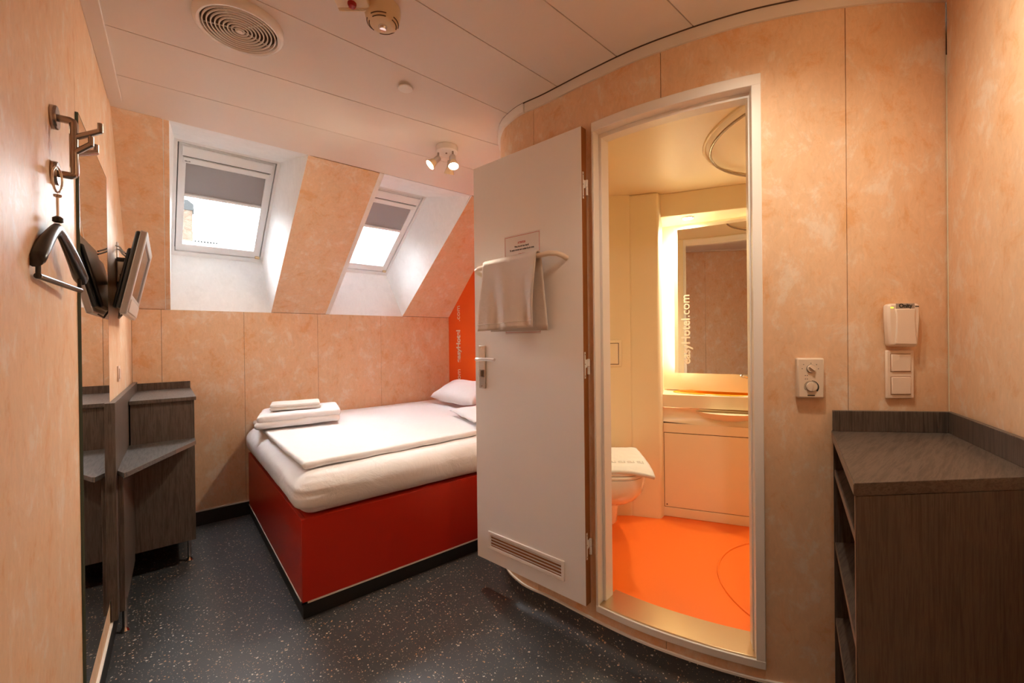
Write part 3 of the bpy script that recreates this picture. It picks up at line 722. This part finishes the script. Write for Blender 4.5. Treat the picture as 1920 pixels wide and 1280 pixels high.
# coat hook
H = empty('coat_hook', tuple(FL(1.41, 1.655))); tag(H, 'brushed metal coat hook with pegs on the left wall', 'coat hook')
for z in (1.722, 1.594): lathe('rosette', [(0, 0), (.026, 0), (.0265, .002), (.0265, .009), (.025, .011), (0, .011)], FL(1.412, z, 0), FL.c, M_hook, H, 28)
rb = .0082
tube('bracket', [FL(1.412, 1.722, .008), FL(1.412, 1.722, .030), FL(1.412, 1.720, .0345), FL(1.412, 1.716, .036), FL(1.412, 1.600, .036), FL(1.412, 1.596, .0345), FL(1.412, 1.594, .030), FL(1.412, 1.594, .008)], rb, M_hook, H)
for z, dy, ln in ((1.688, -.012, .046), (1.650, .03, .034), (1.652, -.012, .030)):
    e = FL(1.412 + dy, z + .020, .036 + ln); pg = tube('peg', [FL(1.412, z - .004, .036), e],   .0066, M_hook, H)
    tube('peg_tip', [e - Vector((0, 0, .003)), e + Vector((0, 0, .018))], .0055, M_hook, pg)
# hanger on the lower arm
HG = empty('clothes_hanger', (-.172, 1.37, 1.48)); tag(HG, 'dark wooden clothes hanger hanging from the coat hook', 'hanger')
hd = Vector((.10, .99, 0)).normalized(); hc = Vector((-.176, 1.345, 1.474)); hw_ = Vector((hd.y, -hd.x, 0))
def hpnt(t, z, w_=0): return hc + hd * t + Vector((0, 0, z)) + hw_ * w_
def shoulder(sg):
    vs, fs = [], []; n = 16; k = 10
    for i in range(n + 1):
        t = i / n; c = hpnt((.172 if sg > 0 else -.135) * t, -.020 - .090 * t ** 1.25); wdt = .007 + .009 * t ** 1.2 if t < .97 else .012; ht = .013 + .006 * math.sin(t * 3.1)
        for q in range(k):
            a = 2 * math.pi * q / k; vs.append(c + hw_ * math.cos(a) * wdt + Vector((0, 0, 1)) * math.sin(a) * ht)
    for i in range(n):
        for q in range(k): fs.append((i * k + q, i * k + (q + 1) % k, (i + 1) * k + (q + 1) % k, (i + 1) * k + q))
    fs += [tuple(range(k)), tuple(range(n * k, n * k + k))]
    autosmooth(mesh('shoulder', vs, fs, M_blackplastic, HG), 60)
shoulder(1); shoulder(-1)
tube('trouser_bar', [hpnt(-.122, -.138), hpnt(.158, -.138)], .006, M_blackplastic, HG)
for sg in (1, -1): tube('bar_holder', [hpnt(.152 if sg > 0 else -.118, -.105), hpnt(.155 if sg > 0 else -.12, -.143)], .004, M_blackplastic, HG)
lathe('collar', [(.006, 0), (.009, .002), (.009, .010), (.004, .014)], hpnt(0, -.006), (0, 0, 1), M_blackplastic, HG, 16)
tube('stem', [hpnt(0, .0), hpnt(0, .055)], .0026, M_chrome, HG); lathe('stem_cap', [(.006, 0), (.007, .002), (.007, .005), (0, .006)], hpnt(0, .05), (0, 0, 1), M_hook, HG, 14)
tube('ring', [hpnt(.014 * math.sin(a), .088 - .028 * math.cos(a), .004 * math.sin(a)) for a in [2 * math.pi * k / 20 for k in range(20)]], .0022, M_chrome, HG, 8, True)

# television on its swing arm
TV = empty('television', (-.10, 2.5, 1.48)); tag(TV, 'silver-framed flat television tilted out from the left wall', 'television')
nt_, ft_, fbm, nb = Vector((-.042, 2.20, 1.643)), Vector((-.041, 2.785, 1.643)), Vector((-.108, 2.84, 1.318)), Vector((-.114, 2.246, 1.318))
ea = (ft_ - nt_ + fbm - nb) * .5; eb = (nt_ - nb + ft_ - fbm) * .5; la, lb = ea.length, eb.length; ea.normalize(); eb.normalize(); ec = ea.cross(eb).normalized()
if ec.x < 0: ec = -ec
FTV = Fr((nb + nt_ + ft_ + fbm) / 4, ea, eb, ec); a, b = la / 2, lb / 2
fring('bezel', FTV, (-a, -b, a, b), (-a + .045, -b + .085, a - .045, b - .03), (-.022, 0), M_silver, TV, .004)
fbox('screen', FTV, (-a + .04, a - .04), (-b + .08, b - .025), (-.018, -.006), M_screen, TV)
fbox('speaker_bar', FTV, (-a + .03, a - .03), (-b + .012, -b + .065), (-.002, .004), mat('silver_speaker_cloth', (.60, .52, .46), .4, .3), TV, .003)
fbox('housing', FTV, (-a + .004, a - .004), (-b + .02, b - .004), (-.036, -.018), M_blackplastic, TV, .008)
fbox('rear_housing', FTV, (-a + .05, a - .06), (-b + .02, b - .07), (-.050, -.034), M_blackplastic, TV, .01)
arm = fbox('wall_plate', FL, (2.70, 2.745), (1.45, 1.68), (.0, .006), M_steel, TV, .001)
fbox('arm_block', FL, (2.66, 2.74), (1.49, 1.585), (.006, .036), M_steel, TV, .002)
fbox('arm_clamp', FL, (2.655, 2.745), (1.585, 1.602), (.004, .040), M_blackplastic, TV); fbox('arm_clamp', FL, (2.655, 2.745), (1.475, 1.49), (.004, .040), M_blackplastic, TV)
for dz, oy in ((.0, 0), (-.012, .02)): tube('cable', [FL(2.66 + oy, 1.655 + dz, .004), FL(2.60, 1.640 + dz, .02), FL(2.52, 1.610 + dz, .035), FL(2.46, 1.59 + dz, .05)], .0035, M_blackplastic, TV, 8)
tube('cable', [FL(2.62, 1.52, .02), FL(2.60, 1.44, .02), FL(2.55, 1.36, .022), FL(2.40, 1.31, .03), FL(2.36, 1.325, .045)], .0035, M_blackplastic, TV, 8)
# socket
so = fbox('wall_socket', FL, (2.660, 2.735), (1.028, 1.100), (0, .006), M_socket, None, .002); tag(so, 'small beige wall socket above the corner desk', 'socket')
fbox('rocker', FL, (2.672, 2.722), (1.040, 1.088), (.006, .009), M_socket, so, .002)

# corner desk
K = empty('corner_desk', (-.0, 2.9, 0)); tag(K, 'dark wood corner desk with raised cabinet under the skylight', 'desk')
fbox('side_panel', FL, (2.30, YB - .004), (.105, .968), (.003, .023), M_wood, K, .0012)
fbox('panel_edge_band', FL, (2.2985, 2.301), (.105, .968), (.0035, .0225), M_wood, K)
YD = 2.87; xd = .124
fbox('leg_panel', FL, (2.36, YD), (.105, .668), (.023, .040), M_wood, K, .001)
box('cabinet', (-.135, YD + .001, .138), (xd, YB - .004, .895), M_wood, K, .001)
box('cabinet_top', (-.138, YD - .012, .895), (xd + .008, YB - .004, .914), M_desktop, K, .0015)
box('top_edge', (-.138, YD - .0135, .896), (xd + .008, YD - .012, .913), M_wood, K)
box('back_splash', (-.13, YB - .020, .914), (xd + .006, YB - .003, .958), M_wood, K, .001)
wt = [(-.150, 2.335), (-.127, 2.275), (-.118, 2.280), (xd, 2.775), (xd, YD), (-.142, YD)]
prism('desk_top', wt, .672, .690, M_desktop, K)
hexa('desk_edge', [(-.127, 2.275, .671), (-.1255, 2.2735, .671), (xd + .0015, 2.7735, .671), (xd, 2.775, .671), (-.127, 2.275, .6905), (-.1255, 2.2735, .6905), (xd + .0015, 2.7735, .6905), (xd, 2.775, .6905)], M_woodedge, K)
for (lx, ly) in ((-.138, 2.40), (.098, 2.945), (.098, 3.40), (-.1, 3.40)):
    lathe('foot', [(0, 0), (.014, 0), (.016, .006), (.012, .014), (.009, .022), (.0085, .09), (.011, .138)], (lx, ly, 0), (0, 0, 1), M_chrome, K, 18)

# ---------------------------------------------------------------- shelf unit on the right
SU = empty('shelf_unit', (1.35, .17, 0)); tag(SU, 'dark wood open shelf unit in the right foreground', 'shelf')
pa, pb = Vector((1.585, .376)), Vector((1.047, .212))          # front edge: at the pod wall, near the camera
pcn = Vector((1.384, -.030)); pdn = Vector((1.800, .137))      # along the right wall
def lerp2(p, q, t): return p + (q - p) * t
def sq(t0, t1, d0, d1):
    """t along the unit (0 near camera .. 1 far), d depth (0 open front .. 1 wall)"""
    f = lambda t, d: lerp2(lerp2(pb, pa, t), lerp2(pcn, pdn, t), d)
    return [tuple(f(t0, d0)), tuple(f(t1, d0)), tuple(f(t1, d1)), tuple(f(t0, d1))]
prism('top', sq(-.005, 1, -.01, .985), .886, .912, M_woodtop, SU, .0012)
prism('near_panel', sq(0, .032, 0, .985), 0.0, .885, M_wood, SU, .0012)
prism('far_panel', sq(.965, .99, 0, .985), 0.0, .885, M_wood, SU)
prism('edge_band', sq(.003, .029, -.004, .0), 0, .885, M_woodedge, SU); prism('edge_band', sq(-.004, 1, -.0135, -.01), .889, .909, M_woodedge, SU)
prism('back_panel', sq(.03, .97, .955, .985), .0, .885, M_wood, SU)
for z in (.795, .575, .345, .10):
    sh = prism('shelf', sq(.033, .964, .01, .95), z - .018, z, M_woodtop, SU); prism('shelf_edge', sq(.033, .964, .006, .01), z - .018, z, M_woodedge, sh)
prism('rear_splash', sq(.0, .995, .955, .99), .912, .974, M_wood, SU, .0012)
prism('end_splash', sq(.968, .994, -.005, .955), .912, .974, M_wood, SU, .0012)

# ---------------------------------------------------------------- controls on the curved wall
def podframe(y, z):
    p, t = pod_at(s_of_y(y), 0); return Fr((p.x, p.y, z), (t.x, t.y, 0), (0, 0, 1), (t.y, -t.x, 0))
Fth = podframe(.432, 1.072)
th = fbox('thermostat', Fth, (-.037, .037), (-.062, .062), (.001, .022), M_plate, None, .005); tag(th, 'ivory thermostat with two dials left of the switches', 'thermostat')
def dial(name, v, r, rot, parent):
    d = lathe(name, [(0, 0), (r, 0), (r, .004), (r * .92, .006), (0, .006)], Fth(0, v, .022), Fth.c, M_plate, parent, 28)
    c, s = math.cos(rot), math.sin(rot); F2 = Fr(Fth(0, v, .028), Fth.a * c + Fth.b * s, -Fth.a * s + Fth.b * c, Fth.c)
    fbox('grip', F2, (-r * .9, r * .9), (-r * .10, r * .10), (0, .005), M_plate, d, .001)
    tube('dial_rim', [Fth(r * 1.06 * math.cos(q), v + r * 1.06 * math.sin(q), .0222) for q in [2 * math.pi * k / 32 for k in range(32)]], .0005, M_dot, d, 6, True)
dial('fan_dial', .029, .0115, R(-40), th); dial('temperature_dial', -.026, .0145, R(86), th)
def arcband(r0, r1, a0, a1):
    n = 18; vs, fs = [], []
    for i in range(n + 1):
        q = R(a0 + (a1 - a0) * i / n); f = i / n
        for r in (r0, r0 + (r1 - r0) * (.25 + .75 * f)): vs.append(Fth(r * math.cos(q), -.026 + r * math.sin(q), .0223))
    for i in range(n): fs.append((2 * i, 2 * i + 1, 2 * i + 3, 2 * i + 2))
    mesh('scale_print', vs, fs, M_dot, th)
arcband(.0178, .0225, 84, -42); arcband(.0178, .0192, 98, 215)
for u, v in ((-.020, .042), (-.024, .029), (.015, .042), (.020, .029), (.0, .046), (-.010, .0085), (-.010, -.0025), (-.0155, .0085), (-.0155, -.0025)): fbox('mark', Fth, (u - .0012, u + .0012), (v - .001, v + .001), (.0218, .0224), M_dot, th)
lathe('indicator', [(0, 0), (.003, 0), (.003, .001), (0, .0012)], Fth(.0, .004, .022), Fth.c, M_switch, th, 12)
fbox('maker_mark', Fth, (-.010, .010), (-.0545, -.0515), (.0218, .0224), M_dot, th)
Fk = podframe(.2445, 1.230)
kc = fpoly('key_card_holder', Fk, [(-.039, -.062), (.036, -.064), (.040, -.054), (.046, .02), (.045, .058), (.040, .066), (-.042, .066), (-.047, .058), (-.047, .02), (-.043, -.055)], (.001, .024), M_switch, None, .006); tag(kc, 'cream key card switch with name strip above the double switch', 'card switch')
fpoly('card_pocket', Fk, [(-.031, -.056), (.034, -.058), (.030, -.02), (.027, .03), (.030, .050), (-.030, .050), (-.026, .03), (-.027, -.02)], (.022, .028), M_switch, kc, .003)
fbox('name_strip', Fk, (-.026, .028), (.050, .066), (.0235, .0252), mat('grey_label', (.42, .34, .29), .4), kc, .001)
text('lettering', 'Onity', .0165, Fr(Fk(.001, .0535, .0256), Fk.a, Fk.b, Fk.c), M_dot, kc, .0005, .0003, 'CENTER')
fbox('led', Fk, (-.041, -.033), (.052, .055), (.0225, .0246), M_led, kc); fbox('slot', Fk, (.030, .041), (.055, .058), (.0225, .0243), M_dot, kc)
Fw = podframe(.2445, 1.083)
sw = fbox('light_switch', Fw, (-.0415, .0395), (-.073, .073), (.001, .009), M_switch, None, .003); tag(sw, 'cream double light switch below the key card switch', 'light switch')
for v in (.035, -.034):
    fring('rocker_gap', Fw, (-.0305, v - .0275, .0285, v + .0275), (-.0290, v - .026, .0270, v + .026), (.0088, .0093), M_edge, sw); fbox('rocker', Fw, (-.0288, .0268), (v - .0258, v + .0258), (.0085, .0128), M_switch, sw, .0018)

# ---------------------------------------------------------------- ceiling things
DN = (0, 0, -1)
VN = empty('ceiling_vent', (.205, 1.645, HC)); tag(VN, 'round white ceiling vent with concentric rings', 'vent'); vc = Vector((.205, 1.640, HC))
lathe('flange', [(.108, 0), (.128, 0), (.128, .012), (.125, .020), (.117, .026), (.110, .024), (.108, .018)], vc, DN, M_white, VN, 64, True)
lathe('dark_throat', [(0, .001), (.109, .001), (.109, .003), (0, .003)], vc, DN, M_gap, VN, 48)
for k in range(9):
    r = .012 + k * .0112
    lathe('ring_slat', [(r - .0018, .0185), (r + .0018, .0185), (r + .0016, .0235), (r, .0245), (r - .0016, .0235)], vc, DN, M_white, VN, 56, True)
for k in range(5):
    a = R(72 * k + 20); d = Vector((math.cos(a), math.sin(a), 0)); tube('spoke', [vc + d * .010 + Vector((0, 0, -.017)), vc + d * .108 + Vector((0, 0, -.017))], .0018, M_white, VN, 6)
lathe('centre_boss', [(0, .008), (.008, .008), (.008, .026), (0, .027)], vc, DN, M_white, VN, 20)
sdc = Vector((.545, 1.285, HC))
SD = lathe('smoke_detector', [(0, 0), (.054, 0), (.055, .018), (.053, .024), (.052, .034), (.046, .046), (.036, .053), (.020, .056), (0, .056)], sdc, DN, M_detect, None, 48); tag(SD, 'yellowed round smoke detector on the ceiling', 'smoke detector')
for r, h in ((.0475, .0445), (.041, .0505)):
    for a0 in (20, 110, 200, 290): tube('slot', [sdc + Vector((r * math.cos(R(a0 + t)), r * math.sin(R(a0 + t)), -h)) for t in range(0, 62, 6)], .0017, M_gap, SD, 6)
lathe('lens', [(.014, .054), (.014, .060), (.010, .066), (0, .067)], sdc, DN, M_chrome, SD, 20)
ab = Fr((.440, 1.275, HC), Vector((.77, -.60, 0)).normalized() * 1, Vector((.60, .77, 0)).normalized(), DN)
al = fbox('fire_alarm_box', ab, (-.05, .05), (-.05, .05), (0, .028), M_detect, None, .003); tag(al, 'cream alarm box with red dome beside the smoke detector', 'alarm')
for v in (.040, .034): fbox('ridge', ab, (-.048, .048), (v, v + .003), (.028, .0305), M_detect, al)
lathe('red_dome', [(.013, .028), (.013, .033), (.010, .039), (0, .042)], ab.o + ab.b * .016, DN, M_reddome, al, 24)
sp = lathe('sprinkler_cover', [(.012, 0), (.012, .011), (.029, .011), (.030, .013), (.029, .0155), (0, .0155)], (.777, 1.612, HC), DN, M_line, None, 36); tag(sp, 'small round sprinkler cover disc on the ceiling', 'sprinkler cover')

def spotlamp(loc, label, power, turn=0):
    L0 = Vector(loc); Lm = empty('ceiling_lamp', loc); tag(Lm, label, 'ceiling lamp')
    lathe('base', [(0, 0), (.056, 0), (.058, .004), (.058, .030), (.054, .034), (0, .034)], L0, DN, M_white, Lm, 48)
    lathe('screw_cap', [(0, 0), (.005, 0), (.005, .004), (0, .005)], L0 + Vector((-.004, 0, -.034)), DN, M_hook, Lm, 12)
    # heads: (arm offset, direction, lit)
    rt, fw_ = Matrix.Rotation(turn, 3, 'Z') @ Vector((.772, -.636, 0)), Matrix.Rotation(turn, 3, 'Z') @ Vector((.636, .772, 0))
    for off, dr, lit in ((rt * -.046 + fw_ * -.006, rt * -.60 + fw_ * -.28 + Vector((0, 0, -.62)), 1), (rt * .034 + fw_ * -.022, rt * .10 + fw_ * -.34 + Vector((0, 0, -.95)), 1), (rt * .012 + fw_ * .040, rt * -.18 + fw_ * .38 + Vector((0, 0, -.95)), 0)):
        a0 = L0 + off + Vector((0, 0, -.030)); a1 = a0 + Vector((0, 0, -.034)); d = dr.normalized()
        hd_ = tube('stem', [a0, a1], .005, M_hook, Lm, 10)
        lathe('socket', [(0, 0), (.014, .0), (.0155, .004), (.0165, .036), (.0175, .040), (.0165, .042)], a1 - d * .006, d, M_steel, hd_, 24)
        lathe('reflector', [(.0165, .036), (.019, .042), (.0265, .064), (.0275, .070), (.026, .070), (.0175, .043)], a1 - d * .006, d, M_glow, hd_, 28, True)
        lathe('bulb_face', [(0, .060), (.023, .062), (.0255, .0695), (0, .0712)], a1 - d * .006, d, M_bulb if lit else M_bulboff, hd_, 24)
        if lit:
            l = bpy.data.lights.new('halogen_light', 'SPOT'); l.energy = power; l.color = LAMP; l.spot_size = R(136); l.spot_blend = 1.0; l.shadow_soft_size = .022
            lo = bpy.data.objects.new('halogen_light', l); C.objects.link(lo); lo.location = a1 + d * .070; lo.rotation_euler = d.to_track_quat('-Z', 'Y').to_euler()
            lo.parent = Lm; lo.matrix_parent_inverse = Lm.matrix_basis.inverted()
    return Lm
spotlamp((1.195, 1.985, HC), 'white ceiling lamp with three small spot heads near the bed', P_SPOT)
spotlamp((1.02, .30, HC), 'added three-head fill lamp on the ceiling, unseen behind the viewpoint', P_FILL, R(138))  # added lamp out of view, put in to brighten the near walls

# ---------------------------------------------------------------- outside: chimney and roofs across the street
ch = empty('chimney', (.62, 20, 0)); tag(ch, 'brick chimney with slate cap seen through the left skylight', 'chimney')
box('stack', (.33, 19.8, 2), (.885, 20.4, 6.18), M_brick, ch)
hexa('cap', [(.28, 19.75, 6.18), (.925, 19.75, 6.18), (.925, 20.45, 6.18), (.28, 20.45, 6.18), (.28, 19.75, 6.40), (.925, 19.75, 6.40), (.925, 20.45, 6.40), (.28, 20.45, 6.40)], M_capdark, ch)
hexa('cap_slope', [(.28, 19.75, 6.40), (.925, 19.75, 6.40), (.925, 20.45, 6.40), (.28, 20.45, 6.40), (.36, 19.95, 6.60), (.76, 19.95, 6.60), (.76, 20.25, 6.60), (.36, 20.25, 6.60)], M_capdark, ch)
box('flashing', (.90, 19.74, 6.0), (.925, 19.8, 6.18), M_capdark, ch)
def far_roof(x0, x1, y, z, n, t0, t1, label):
    r = empty('neighbour_roof', (x0, y, 0)); tag(r, label, 'roof')
    hexa('slope', [(x0, y - 3, z - 2.6), (x1, y - 3, z - 2.6), (x1, y + 3, z - 2.6), (x0, y + 3, z - 2.6), (x0, y - .05, z), (x1, y - .05, z), (x1, y + .05, z), (x0, y + .05, z)], M_farroof, r)
    for k in range(n):
        x = t0 + (t1 - t0) * k / n; tube('ridge_tile', [(x, y - .1, z + .02), (x + (t1 - t0) / n * .6, y - .1, z + .05)], .045, M_fartile, r, 8)
far_roof(-2, 4.2, 21, 5.22, 8, .98, 1.78, 'pale roof with dark ridge tiles beside the chimney')
far_roof(6.2, 11, 21, 5.05, 6, 7.6, 8.5, 'pale roof ridge seen through the skylight over the bed')
